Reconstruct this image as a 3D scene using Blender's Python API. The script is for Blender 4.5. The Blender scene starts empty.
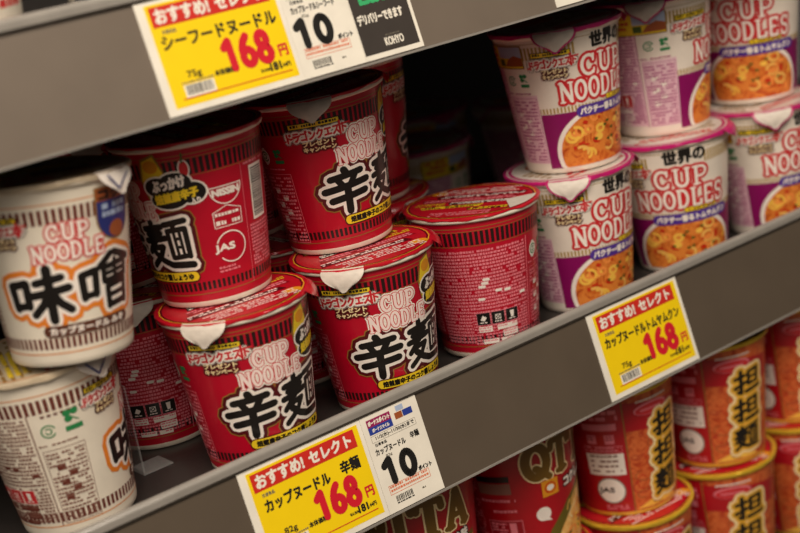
import bpy, bmesh, math, random
from mathutils import Vector
MM = 0.001
C = bpy.context.scene.collection
PI = math.pi
H, RB, RTOP, RREF = 104.8, 34.8, 46.6, 40.0
S_UP, S_DN = 281.6, -272.0           # heights of the upper and lower shelf boards (mm)

# ------------------------------------------------------------------ materials
def lin(c):
    return tuple(((x/255)/12.92 if x/255 <= .04045 else ((x/255+.055)/1.055)**2.4) for x in c)
MATS = {}
def mat(name, rgb, rough=.45, metal=0., var=.06, scale=60., coat=0., bump=0., trans=0., alpha=1.):
    if name in MATS: return MATS[name]
    m = bpy.data.materials.new(name); m.use_nodes = True; nt = m.node_tree; N = nt.nodes; L = nt.links
    b = N['Principled BSDF']; c = lin(rgb)
    tc = N.new('ShaderNodeTexCoord'); nz = N.new('ShaderNodeTexNoise'); nz.inputs['Scale'].default_value = scale
    nz.inputs['Detail'].default_value = 3
    L.new(tc.outputs['Object'], nz.inputs['Vector'])
    rp = N.new('ShaderNodeValToRGB'); e = rp.color_ramp.elements
    e[0].position = .3; e[1].position = .7
    e[0].color = tuple(x*(1-var) for x in c)+(1,); e[1].color = tuple(min(1, x*(1+var)) for x in c)+(1,)
    L.new(nz.outputs['Fac'], rp.inputs['Fac']); L.new(rp.outputs['Color'], b.inputs['Base Color'])
    b.inputs['Roughness'].default_value = rough; b.inputs['Metallic'].default_value = metal
    b.inputs['Coat Weight'].default_value = coat; b.inputs['Coat Roughness'].default_value = .12
    b.inputs['Transmission Weight'].default_value = trans; b.inputs['Alpha'].default_value = alpha
    if bump:
        bp = N.new('ShaderNodeBump'); bp.inputs['Strength'].default_value = bump; bp.inputs['Distance'].default_value = .001
        L.new(nz.outputs['Fac'], bp.inputs['Height']); L.new(bp.outputs['Normal'], b.inputs['Normal'])
    MATS[name] = m
    return m
def mat_food(name, cols, scale=90., wave=True, rough=.4):
    m = bpy.data.materials.new(name); m.use_nodes = True; nt = m.node_tree; N = nt.nodes; L = nt.links
    b = N['Principled BSDF']; tc = N.new('ShaderNodeTexCoord')
    nz = N.new('ShaderNodeTexNoise'); nz.inputs['Scale'].default_value = scale; nz.inputs['Detail'].default_value = 4; nz.inputs['Distortion'].default_value = 1.6
    L.new(tc.outputs['Object'], nz.inputs['Vector'])
    rp = N.new('ShaderNodeValToRGB'); el = rp.color_ramp.elements
    n = len(cols)
    while len(el) < n: el.new(.5)
    for i, c in enumerate(cols):
        el[i].position = .28+.44*i/(n-1); el[i].color = lin(c)+(1,)
    L.new(nz.outputs['Fac'], rp.inputs['Fac']); L.new(rp.outputs['Color'], b.inputs['Base Color'])
    b.inputs['Roughness'].default_value = rough
    MATS[name] = m
    return m
COAT = .35
mat('paper_white', (236, 226, 208), .5, coat=.2)
mat('world_white', (238, 226, 212), .45, coat=COAT)
mat('cup_red', (186, 6, 39), .38, coat=COAT)
mat('deep_red', (150, 8, 26), .4, coat=.2)
mat('logo_red', (208, 40, 46), .4, coat=.2)
mat('print_white', (246, 236, 226), .42, coat=.2)
mat('pink_white', (252, 228, 222), .42, coat=.2)
mat('ink_black', (24, 20, 18), .4, coat=.2)
mat('stripe_black', (38, 18, 16), .4, coat=.2)
mat('print_gold', (150, 112, 48), .4, coat=.2)
mat('maroon', (84, 10, 18), .4, coat=.2)
mat('pill_yellow', (240, 206, 40), .4, coat=.2)
mat('text_pink', (232, 130, 142), .45)
mat('text_brown', (140, 98, 84), .5)
mat('text_mauve', (178, 74, 130), .5)
mat('panel_mauve', (232, 194, 204), .5)
mat('stripe_brown', (108, 50, 38), .45)
mat('line_orange', (222, 140, 70), .45)
mat('miso_orange', (232, 132, 42), .42, coat=.2)
mat('miso_brown', (92, 50, 34), .45)
mat('badge_blue', (44, 52, 120), .4)
mat('badge_brown', (160, 84, 44), .4)
mat('stripe_gold', (178, 146, 78), .45)
mat('magenta', (136, 8, 92), .4, coat=.1)
mat('lid_magenta', (196, 30, 112), .32, coat=.3)
mat('violet', (84, 52, 150), .4)
mat('green_mark', (40, 134, 76), .5)
mat('grey_print', (128, 120, 112), .5)
mat('foil_silver', (214, 204, 192), .45, .0, bump=.4, scale=220)
mat('lid_red', (196, 22, 40), .3, coat=.3, bump=.12, scale=70)
mat('lid_cream', (206, 188, 160), .35, coat=.3, bump=.12, scale=70)
mat('lid_white', (226, 214, 204), .35, coat=.3, bump=.12, scale=70)
mat('rim_white', (238, 226, 208), .45)
mat('rim_gold', (240, 196, 60), .25, .35)
mat('lid_gold', (230, 188, 64), .3, .2)
mat('tantan_red', (178, 18, 30), .38, coat=.25)
mat('cutta_red', (172, 10, 26), .38, coat=.25)
mat('olive', (104, 92, 28), .45)
mat('gold_letter', (116, 84, 26), .4)
mat('cream', (246, 222, 170), .42); mat('letter_gold', (226, 170, 52), .4)
mat('mark_orange', (226, 150, 30), .4)
mat('shrimp', (246, 150, 70), .4); mat('egg_yellow', (250, 196, 80), .4); mat('herb_green', (70, 92, 30), .4)
mat('chili_red', (200, 44, 20), .4); mat('noodle_yellow', (244, 190, 96), .4)
mat('navy', (34, 36, 74), .4)
mat('tag_white', (240, 234, 220), .5); mat('tag_yellow', (250, 214, 12), .38, var=.02); mat('tag_red', (206, 44, 34), .42)
mat('price_red', (212, 28, 46), .42); mat('tag_black', (28, 26, 24), .45); mat('tag_grey', (110, 104, 92), .5)
mat('tag_dark', (62, 56, 52), .45); mat('tag_green', (60, 176, 112), .45); mat('tag_purple', (150, 30, 86), .45); mat('tag_blue', (42, 62, 150), .45)
mat('tag_lightblue', (170, 186, 214), .5); mat('tag_orange', (222, 120, 84), .5)
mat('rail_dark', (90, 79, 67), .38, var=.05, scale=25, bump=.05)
mat('rail_lit', (114, 103, 92), .36, var=.05, scale=25, bump=.05)  # lighter copy of the rail for the upper shelf, ceiling reflection put into its colour
mat('strip_grey', (154, 149, 142), .25, coat=.4)
mat('groove_dark', (60, 54, 48), .4)
mat('board_dark', (50, 46, 44), .3, bump=.05, scale=120)
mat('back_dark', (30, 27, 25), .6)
mat('floor_grey', (150, 140, 128), .4, scale=8)
mat('ceiling_grey', (170, 162, 150), .7, scale=8)
mat('clear_plastic', (230, 230, 228), .08, trans=.0, alpha=.16)
mat_food('soup_orange', [(160, 60, 20), (206, 96, 30), (232, 140, 58), (212, 108, 40), (176, 60, 26)], 80)
mat_food('tantan_orange', [(158, 38, 20), (194, 74, 32), (222, 116, 60), (180, 54, 26), (226, 134, 76)], 60)
mat_food('noodle_gold', [(206, 120, 40), (238, 176, 90), (250, 206, 130), (226, 150, 60)], 80)
mat_food('lid_print', [(190, 30, 36), (214, 60, 50), (170, 20, 30), (226, 120, 70)], 120)

# ------------------------------------------------------------------ flat print: triangles in mm with a material and a layer
_glyph = {}
def glyphs(s):
    if s in _glyph: return _glyph[s]
    c = bpy.data.curves.new('t', 'FONT'); c.body = s; c.size = 1; c.fill_mode = 'FRONT'; c.resolution_u = 3
    o = bpy.data.objects.new('t', c); C.objects.link(o); bpy.context.view_layer.update()
    e = o.evaluated_get(bpy.context.evaluated_depsgraph_get()); me = e.to_mesh()
    v = [(p.co.x, p.co.y) for p in me.vertices]
    t = [[v[i] for i in p.vertices] for p in me.polygons]
    e.to_mesh_clear(); bpy.data.objects.remove(o); bpy.data.curves.remove(c)
    xs = [p[0] for f in t for p in f]; ys = [p[1] for f in t for p in f]
    x0, x1, y0, y1 = min(xs), max(xs), min(ys), max(ys)
    r = ([[((x-x0)/(x1-x0)-.5, (y-y0)/(y1-y0)-.5) for x, y in f] for f in t], (x1-x0)/(y1-y0))
    _glyph[s] = r
    return r

def arc(cx, cy, rx, ry, a0, a1, n=14):
    return [(cx+rx*math.cos(math.radians(a0+(a1-a0)*i/n)), cy+ry*math.sin(math.radians(a0+(a1-a0)*i/n))) for i in range(n+1)]
LETTERS = {   # chunky serif letters as strokes in a unit box
 'C': [(arc(.5, .5, .38, .42, 50, 310), 1), ([(.76, .66), (.78, .92)], .7), ([(.76, .1), (.80, .30)], .55)],
 'U': [([(.2, .92), (.2, .38)]+arc(.5, .36, .3, .29, 180, 360)+[(.8, .92)], 1), ([(.04, .92), (.36, .92)], .55), ([(.66, .92), (.94, .92)], .55)],
 'P': [([(.26, .06), (.26, .92)], 1.05), ([(.26, .9), (.5, .9)]+arc(.52, .67, .3, .23, 90, -90)+[(.28, .44)], .85), ([(.08, .06), (.46, .06)], .55), ([(.08, .92), (.3, .92)], .55)],
 'N': [([(.16, .06), (.16, .92)], .8), ([(.16, .92), (.82, .08)], 1.15), ([(.84, .06), (.84, .92)], .8), ([(.02, .06), (.32, .06)], .55), ([(.68, .92), (.98, .92)], .55), ([(.02, .92), (.2, .92)], .55)],
 'O': [(arc(.5, .5, .37, .41, 0, 360, 22), 1)],
 'D': [([(.22, .06), (.22, .92)], 1), ([(.22, .9), (.42, .9)]+arc(.44, .49, .4, .41, 90, -90)+[(.22, .08)], .95), ([(.06, .92), (.3, .92)], .55), ([(.06, .06), (.3, .06)], .55)],
 'L': [([(.28, .92), (.28, .08), (.86, .08), (.88, .28)], 1), ([(.08, .92), (.48, .92)], .55)],
 'E': [([(.82, .9), (.24, .9), (.24, .08), (.84, .08)], 1), ([(.24, .5), (.66, .5)], .8), ([(.84, .92), (.84, .74)], .6), ([(.86, .08), (.86, .28)], .6)],
 'S': [(arc(.5, .69, .29, .22, 40, 250, 10)+arc(.5, .28, .31, .23, 90, -150, 12), .95), ([(.78, .7), (.78, .92)], .6), ([(.2, .06), (.2, .3)], .6)],
 'Q': [(arc(.5, .5, .40, .42, 0, 360, 22), 1.15), ([(.46, .34), (.66, .2), (.94, .02)], .9)],
 'T': [([(.5, .06), (.5, .9)], 1.2), ([(.06, .72), (.1, .92), (.9, .92), (.94, .72)], .8), ([(.3, .06), (.7, .06)], .7)],
 'A': [([(.14, .06), (.5, .94)], .9), ([(.5, .94), (.86, .06)], 1.2), ([(.28, .34), (.72, .34)], .7), ([(.02, .06), (.28, .06)], .6), ([(.7, .06), (.99, .06)], .6)],
}
LETTERS.update({   # brush-written characters and heavy figures, same unit box
 '辛': [([(.49, 1.), (.54, .88)], 1.1), ([(.18, .82), (.86, .88)], 1), ([(.33, .78), (.42, .62)], .95), ([(.72, .82), (.60, .62)], .95), ([(.02, .54), (.98, .62)], 1.05), ([(.14, .28), (.92, .36)], 1.05), ([(.52, .56), (.50, -.04)], 1.15)],
 '麺': [([(.04, .84), (.50, .89)], .9), ([(.10, .72), (.46, .76)], .8), ([(.0, .58), (.54, .64)], .9), ([(.28, 1.), (.27, .58)], .95), ([(.22, .56), (.02, .34)], .85), ([(.2, .44), (.44, .46), (.30, .24), (.02, .04)], .85), ([(.16, .34), (.34, .16), (.55, .05), (1., .02)], 1.0),
        ([(.58, .92), (1., .97)], .85), ([(.78, .92), (.74, .8)], .7), ([(.62, .78), (.62, .2)], .7), ([(.62, .78), (.98, .80), (.97, .2)], .75), ([(.62, .2), (.97, .22)], .7), ([(.745, .76), (.745, .22)], .42), ([(.86, .76), (.86, .22)], .42), ([(.745, .6), (.86, .6)], .4), ([(.745, .42), (.86, .42)], .4)],
 '味': [([(.06, .74), (.08, .28)], 1), ([(.06, .74), (.32, .77), (.31, .3)], 1), ([(.08, .31), (.31, .32)], .9), ([(.48, .74), (.90, .79)], .95), ([(.40, .50), (1., .56)], 1), ([(.69, 1.), (.69, -.04)], 1.1), ([(.66, .5), (.56, .30), (.38, .12)], .95), ([(.73, .5), (.84, .28), (1., .12)], 1)],
 '噌': [([(.02, .74), (.04, .28)], .9), ([(.02, .74), (.26, .77), (.25, .3)], .9), ([(.04, .31), (.25, .32)], .8), ([(.58, 1.), (.34, .80)], .85), ([(.66, 1.), (1.02, .80)], .85), ([(.42, .76), (.42, .50)], .75), ([(.42, .76), (.92, .78), (.91, .50)], .75), ([(.42, .63), (.92, .64)], .55), ([(.66, .86), (.66, .5)], .6), ([(.42, .49), (.92, .51)], .7), ([(.48, .38), (.49, -.02)], .8), ([(.48, .38), (.88, .40), (.87, -.02)], .8), ([(.48, .19), (.87, .20)], .6), ([(.49, .0), (.87, .01)], .75)],
 '担': [([(.02, .72), (.40, .78)], 1), ([(.23, 1.), (.24, .04), (.12, .12)], 1.05), ([(.0, .32), (.42, .46)], 1), ([(.54, .88), (.54, .32)], .95), ([(.54, .88), (.92, .91), (.91, .32)], .95), ([(.54, .60), (.91, .62)], .75), ([(.54, .33), (.91, .35)], .8), ([(.42, .04), (1.02, .09)], 1)],
 '1': [([(.22, .74), (.54, .92), (.56, .08)], 1)], '0': [(arc(.5, .5, .32, .42, 0, 360, 22), 1)],
 '6': [(arc(.5, .30, .32, .23, 0, 360, 18), 1), ([(.19, .32), (.24, .60), (.40, .80), (.62, .94)], 1)],
 '8': [(arc(.5, .72, .26, .21, 0, 360, 18), 1), (arc(.5, .28, .33, .22, 0, 360, 18), 1)],
})
class Art:
    def __init__(self): self.t = []; self.c = 0
    def poly(self, pts, m, k):          # convex fan; each print stroke lies a hair above the one before
        self.c += 1; k += (self.c % 24)*.03
        for i in range(1, len(pts)-1): self.t.append(([pts[0], pts[i], pts[i+1]], m, k))
    def rect(self, x0, y0, x1, y1, m, k=1): self.poly([(x0, y0), (x1, y0), (x1, y1), (x0, y1)], m, k)
    def ell(self, cx, cy, rx, ry, m, k=1, n=32, ymin=-1e9):
        self.poly([(cx+rx*math.cos(2*PI*i/n), max(ymin, cy+ry*math.sin(2*PI*i/n))) for i in range(n)], m, k)
    def ring(self, cx, cy, r, w, m, k=1, a0=0, a1=360): self.stroke(arc(cx, cy, r, r, a0, a1, 28), w, m, k, False)
    def pill(self, x0, y0, x1, y1, m, k=1):
        r = (y1-y0)/2
        self.poly(arc(x1-r, y0+r, r, r, -90, 90, 8)+arc(x0+r, y0+r, r, r, 90, 270, 8), m, k)
    def box(self, x0, y0, x1, y1, w, m, k=1):
        self.rect(x0, y0, x1, y0+w, m, k); self.rect(x0, y1-w, x1, y1, m, k); self.rect(x0, y0, x0+w, y1, m, k); self.rect(x1-w, y0, x1, y1, m, k)
    def stroke(self, pts, w, m, k, joints=True):
        h = w/2
        for (x0, y0), (x1, y1) in zip(pts, pts[1:]):
            d = math.hypot(x1-x0, y1-y0) or 1e-9; nx, ny = -(y1-y0)/d*h, (x1-x0)/d*h
            ex, ey = (0, 0) if joints else ((x1-x0)/d*h*.1, (y1-y0)/d*h*.1)
            self.poly([(x0+nx-ex, y0+ny-ey), (x0-nx-ex, y0-ny-ey), (x1-nx+ex, y1-ny+ey), (x1+nx+ex, y1+ny+ey)], m, k)
        if joints:
            for x, y in pts: self.ell(x, y, h, h, m, k, 8)
    def text(self, s, cx, cy, w=None, h=None, m='ink_black', k=1, bold=0., skew=0., rise=0.):
        g, asp = glyphs(s)
        if w is None: w = h*asp
        if h is None: h = w/asp
        sh = [(0, 0)]
        if bold > 0:
            n = 8 if bold < 1.2 else 12
            sh += [(bold*math.cos(2*PI*i/n), bold*math.sin(2*PI*i/n)) for i in range(n)]
            if bold > 2.2: sh += [(.55*bold*math.cos(2*PI*i/6), .55*bold*math.sin(2*PI*i/6)) for i in range(6)]
        for i, (dx, dy) in enumerate(sh):
            for f in g: self.t.append(([(cx+x*w+skew*y*h+dx, cy+y*h+rise*x*w+dy) for x, y in f], m, k+.03*(i % 24)))
    def letters(self, s, x0, x1, y0, y1, layers, adv=None, arch=0.):
        n = len(s); wl = (x1-x0)/n; h = y1-y0
        for extra, m, k, base in layers:
            for i, ch in enumerate(s):
                fx = (i+.5)/n*2-1; oy = arch*(1-fx*fx)
                for pts, f in LETTERS[ch]:
                    q = [(x0+wl*(i+.02+.96*x), y0+oy+h*y) for x, y in pts]
                    self.stroke(q, base*f+extra, m, k)
    def brush(self, ch, cx, cy, w, h, base, layers, rise=0.):
        for extra, m, k in layers:
            for pts, f in LETTERS[ch]:
                self.stroke([(cx+w*(x-.5), cy+h*(y-.5)+rise*w*(x-.5)) for x, y in pts], base*f+extra, m, k)
    def rows(self, x0, x1, y0, y1, m, k=1, pitch=2.0, hh=1.15, seed=1, fill=.9, lo=.8, hi=3.2):
        R = random.Random(seed); y = y1-hh
        while y > y0:
            x = x0
            while x < x1-.6:
                d = min(R.uniform(lo, hi), x1-x)
                if R.random() < fill:
                    self.rect(x, y, x+d*.86, y+hh*R.uniform(.8, 1.05), m, k)
                x += d+.25
            y -= pitch
    def barcode(self, x0, x1, y0, y1, m, k=1, seed=3):
        R = random.Random(seed); x = x0
        while x < x1-.3:
            d = R.uniform(.25, .8); self.rect(x, y0, min(x+d, x1), y1, m, k); x += d+R.uniform(.25, .7)
    def hbars(self, x0, x1, y0, y1, m, k=1, seed=3):
        R = random.Random(seed); y = y0
        while y < y1-.3:
            d = R.uniform(.3, .9); self.rect(x0, y, x1, min(y+d, y1), m, k); y += d+R.uniform(.25, .7)

def build(name, verts, faces, mi, mats, parent=None, normals=None):
    me = bpy.data.meshes.new(name); me.from_pydata(verts, [], faces); me.update()
    for m in mats: me.materials.append(MATS[m])
    me.polygons.foreach_set('material_index', mi)
    if normals:
        me.polygons.foreach_set('use_smooth', [True]*len(faces))
        me.normals_split_custom_set_from_vertices(normals)
    o = bpy.data.objects.new(name, me); C.objects.link(o); o.parent = parent
    return o
def wrapped(name, art, parent, rb=RB, rt=RTOP, step=2.4):
    """slice the print into narrow strips and wrap it round the cup wall"""
    V, F, MI, NO = [], [], [], []; mats = []
    slope = (rt-rb)/H; nl = math.hypot(1, slope)
    for p, m, k in art.t:
        if m not in mats: mats.append(m)
        mi = mats.index(m)
        xs = [q[0] for q in p]; a, b = math.floor(min(xs)/step), math.floor((max(xs)-1e-6)/step)
        for s in range(a, b+1):
            q = p
            if a != b:
                for lim, sg in ((s*step, 1), ((s+1)*step, -1)):
                    o = []
                    for i in range(len(q)):
                        (ax, ay), (bx, by) = q[i], q[(i+1) % len(q)]
                        da, db = (ax-lim)*sg, (bx-lim)*sg
                        if da >= 0: o.append((ax, ay))
                        if da*db < 0: t = da/(da-db); o.append((ax+t*(bx-ax), ay+t*(by-ay)))
                    q = o
                    if len(q) < 3: break
            if len(q) < 3: continue
            ar = sum(q[i][0]*q[(i+1) % len(q)][1]-q[(i+1) % len(q)][0]*q[i][1] for i in range(len(q)))
            if abs(ar) < 1e-4: continue
            if ar < 0: q = q[::-1]
            base = len(V)
            for u, v in q:
                r = rb+slope*v+.06+.065*k; th = u/RREF
                V.append((r*math.sin(th)*MM, -r*math.cos(th)*MM, v*MM))
                NO.append((math.sin(th)/nl, -math.cos(th)/nl, -slope/nl))
            F.append(tuple(range(base, base+len(q)))); MI.append(mi)
    return build(name, V, F, MI, mats, parent, NO)
def flat(name, art, parent, fn, off=.05):
    V, F, MI, mats = [], [], [], []
    for p, m, k in art.t:
        if m not in mats: mats.append(m)
        ar = sum(p[i][0]*p[(i+1) % len(p)][1]-p[(i+1) % len(p)][0]*p[i][1] for i in range(len(p)))
        if ar < 0: p = p[::-1]
        b = len(V)
        for x, y in p: V.append(tuple(c*MM for c in fn(x, y, off*k)))
        F.append(tuple(range(b, b+len(p)))); MI.append(mats.index(m))
    return build(name, V, F, MI, mats, parent)
def lathe(name, prof, m, parent, seg=96, smooth=True, wob=None):
    V, F, MI, mats = [], [], [], []
    segm = m if isinstance(m, list) else [m]*(len(prof)-1)
    for x in segm:
        if x not in mats: mats.append(x)
    for r, z in prof:
        for i in range(seg):
            a = 2*PI*i/seg; rr, zz = (r, z) if wob is None else wob(r, z, a)
            V.append((rr*math.sin(a)*MM, -rr*math.cos(a)*MM, zz*MM))
    for j in range(len(prof)-1):
        for i in range(seg):
            i2 = (i+1) % seg
            F.append((j*seg+i, j*seg+i2, (j+1)*seg+i2, (j+1)*seg+i)); MI.append(mats.index(segm[j]))
    o = build(name, V, F, MI, mats, parent)
    if smooth:
        o.data.polygons.foreach_set('use_smooth', [True]*len(F))
        bm = bmesh.new(); bm.from_mesh(o.data)
        for e in bm.edges:
            if len(e.link_faces) == 2 and e.calc_face_angle(0) > math.radians(38): e.smooth = False
        bm.to_mesh(o.data); bm.free()
    return o
def empty(name, label=None, cat=None, group=None, loc=(0, 0, 0)):
    o = bpy.data.objects.new(name, None); C.objects.link(o); o.location = loc; o.empty_display_size = .02
    if label: o['label'] = label
    if cat: o['category'] = cat
    if group: o['group'] = group
    return o
def box(name, x0, x1, y0, y1, z0, z1, m, parent=None, bevel=0.):
    bm = bmesh.new(); bmesh.ops.create_cube(bm, size=1)
    for v in bm.verts:
        v.co = Vector(((x0+x1)/2+v.co.x*(x1-x0), (y0+y1)/2+v.co.y*(y1-y0), (z0+z1)/2+v.co.z*(z1-z0)))*MM
    if bevel: bmesh.ops.bevel(bm, geom=bm.edges[:], offset=bevel*MM, segments=2, affect='EDGES', profile=.5)
    me = bpy.data.meshes.new(name); bm.to_mesh(me); bm.free(); me.materials.append(MATS[m])
    o = bpy.data.objects.new(name, me); C.objects.link(o); o.parent = parent
    return o
def extrude_x(name, prof, x0, x1, m, parent):
    """closed (y,z) profile pulled along the shelf"""
    n = len(prof); V = [(x*MM, y*MM, z*MM) for x in (x0, x1) for y, z in prof]
    F = [(i, (i+1) % n, n+(i+1) % n, n+i) for i in range(n)]+[tuple(range(n))[::-1], tuple(range(n, 2*n))]
    o = build(name, V, F, [0]*len(F), [m], parent)
    bm = bmesh.new(); bm.from_mesh(o.data); bmesh.ops.recalc_face_normals(bm, faces=bm.faces[:]); bm.to_mesh(o.data); bm.free()
    return o

# ------------------------------------------------------------------ the printed sleeves
def stripes(a, v0, v1, m, k=1, pitch=2.92, skip=(), bw=1.75, u0=-125.6, u1=125.6):
    n = int(round((u1-u0)/pitch))
    for i in range(n):
        u = u0+(i+.5)*(u1-u0)/n
        if any(p < u < q for p, q in skip): continue
        a.rect(u-bw/2, v0, u+bw/2, v1, m, k)
def band(a, v, w, m, k=1): a.rect(-125.6, v, 125.6, v+w, m, k)
def clover(a, u, v, s, k=3):
    for dx, dy in ((-.5, .45), (.45, .5), (-.4, -.4)): a.ell(u+dx*s, v+dy*s, s*.52, s*.48, 'green_mark', k, 10)
    a.stroke([(u-.2*s, v-.1*s), (u+.8*s, v-.9*s)], .7, 'green_mark', k)
    a.rect(u-1.0*s, v-2.1*s, u+1.2*s, v-1.4*s, 'green_mark', k)
def recycle(a, u, v, r, m='green_mark', k=3):
    a.ring(u, v, r, .8, m, k, 20, 330); a.ring(u, v, r*.45, .7, m, k, 200, 500)
def emblem(a, u0, u1, v0, v1, k=4):
    cu, w, h = (u0+u1)/2, u1-u0, v1-v0
    a.rect(u0+.08*w, v0+.80*h, u1-.12*w, v1, 'ink_black', k)
    a.rect(u0+.10*w, v0+.83*h, u1-.14*w, v1-.6, 'pill_yellow', k+1)
    a.rows(u0+.13*w, u1-.17*w, v0+.84*h, v1-1.0, 'ink_black', k+2, pitch=9, hh=1.7, seed=5, lo=.8, hi=2.)
    for b, m, kk in ((2.3, 'grey_print', k+1), (1.5, 'print_white', k+2), (.35, 'logo_red', k+3)):
        a.text('ドラゴンクエスト', cu, v0+.60*h, w*.92, h*.30, m, kk, b, rise=.04)
    a.stroke([(u0-.5, v0+.46*h), (u0+.25*w, v0+.62*h)], 1.2, 'logo_red', k+2)
    a.stroke([(u1-.14*w, v0+.84*h), (u1-.14*w, v0+.44*h)], 1.4, 'logo_red', k+3); a.stroke([(u1-.24*w, v0+.70*h), (u1+.3, v0+.74*h)], 1.2, 'logo_red', k+3)
    for y, s in ((.31, 'プレゼント'), (.12, 'キャンペーン')):
        a.text(s, cu+.5, v0+y*h, w*.5, h*.15, 'maroon', k+1, 1.5); a.text(s, cu+.5, v0+y*h, w*.5, h*.15, 'cream', k+2, .22)
def side_info(a, ink, panel=None, icon='ink_black', icon_fg='print_white', frame=None, light='print_white'):
    """the long ingredients panel round the back and the narrow column beside it"""
    if panel:
        a.rect(-125.6, 9, -80, 80, panel, 1); a.rect(86, 9, 125.6, 80, panel, 1); a.rect(-78, 8, -52, 60, panel, 1)
    f = frame or ink
    for u in (-80, -79.6): a.rect(u, 8, u+.35, 82, f, 2)
    a.rows(-125.6, -81, 36, 80.5, ink, 2, 2.5, 1.65, 11, .95, 1., 2.4)
    a.rows(101, 125.6, 10, 80.5, ink, 2, 2.5, 1.65, 12, .95, 1., 2.4)
    a.rows(-125.6, -104, 10, 35, ink, 2, 2.15, 1.3, 13, .9, .8, 2.6)
    R = random.Random(8)
    for i in range(7):
        x, y = R.uniform(-122, -88), R.uniform(38, 58); a.pill(x, y, x+5, y+2, light, 3)
    for i, x in enumerate((-122.6, -111.8, -101)):
        a.rect(x, 24.2, x+10.2, 34, 'print_white' if icon != 'ink_black' else 'text_pink', 3)
        a.rect(x+.3, 24.6, x+9.9, 33.6, icon, 4); x += 1.5
        if i == 0: a.poly([(x+1.2, 28.2), (x+3.2, 31.6), (x+5.8, 29.8), (x+4.2, 27.4)], icon_fg, 5); a.ell(x+4.4, 29.6, 1.4, 1.1, icon_fg, 5, 10)
        if i == 1: a.box(x+1.4, 27.6, x+5.6, 31.4, .4, icon_fg, 5); a.stroke([(x+1.6, 27.8), (x+5.4, 31.2)], .4, icon_fg, 5); a.stroke([(x+1.6, 31.2), (x+5.4, 27.8)], .4, icon_fg, 5)
        if i == 2: a.poly([(x+2.6, 27), (x+4.8, 27), (x+5.2, 32), (x+2.0, 32)], icon_fg, 5)
        a.rows(x+.8, x+6.2, 25.3, 26.6, icon_fg, 5, 3, .8, 20+i)
    for x0, x1, y0, y1 in ((-122, -112, 19, 23.2), (-108, -92, 19.5, 23.2), (-104, -92, 14, 18.5), (-120, -108, 10, 13.4), (-106, -96, 10, 13)):
        a.rect(x0, y0, x1, y1, light, 3); a.rows(x0+.5, x1-.5, y0+.4, y1-.5, ink, 4, 1.9, 1., int(-x0))
    a.rows(-102, -81, 10, 35, ink, 2, 2.2, 1.5, 15, .85)
    a.box(-77, 9, -53, 58, .35, f, 2)
    for i in range(9): a.rows(-76, -54, 10+i*5.2, 14.3+i*5.2, ink, 3, 2.4, 1.5, 30+i, .8, .8, 2.6)
    for i in range(5): a.rect(-72+i % 2*6, 24+i*5, -67+i % 2*6, 28+i*5, light, 2)
    a.rows(-78, -56, 60, 62, ink, 3, 5, 1.2, 44, .85)
def brand(a, u0, u1, v0, v1, s2, base, outs, gap=.02):
    """two-line curved brand lettering: a short word over a long one"""
    h = v1-v0; w = u1-u0; mid = v0+h*.50
    a.letters('CUP', u0+.22*w, u0+.80*w, mid+.3, v1, [(e, m, k, base*1.05) for e, m, k in outs], arch=.8)
    a.letters(s2, u0, u1, v0, mid-.2, [(e, m, k, base) for e, m, k in outs], arch=.6)

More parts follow.
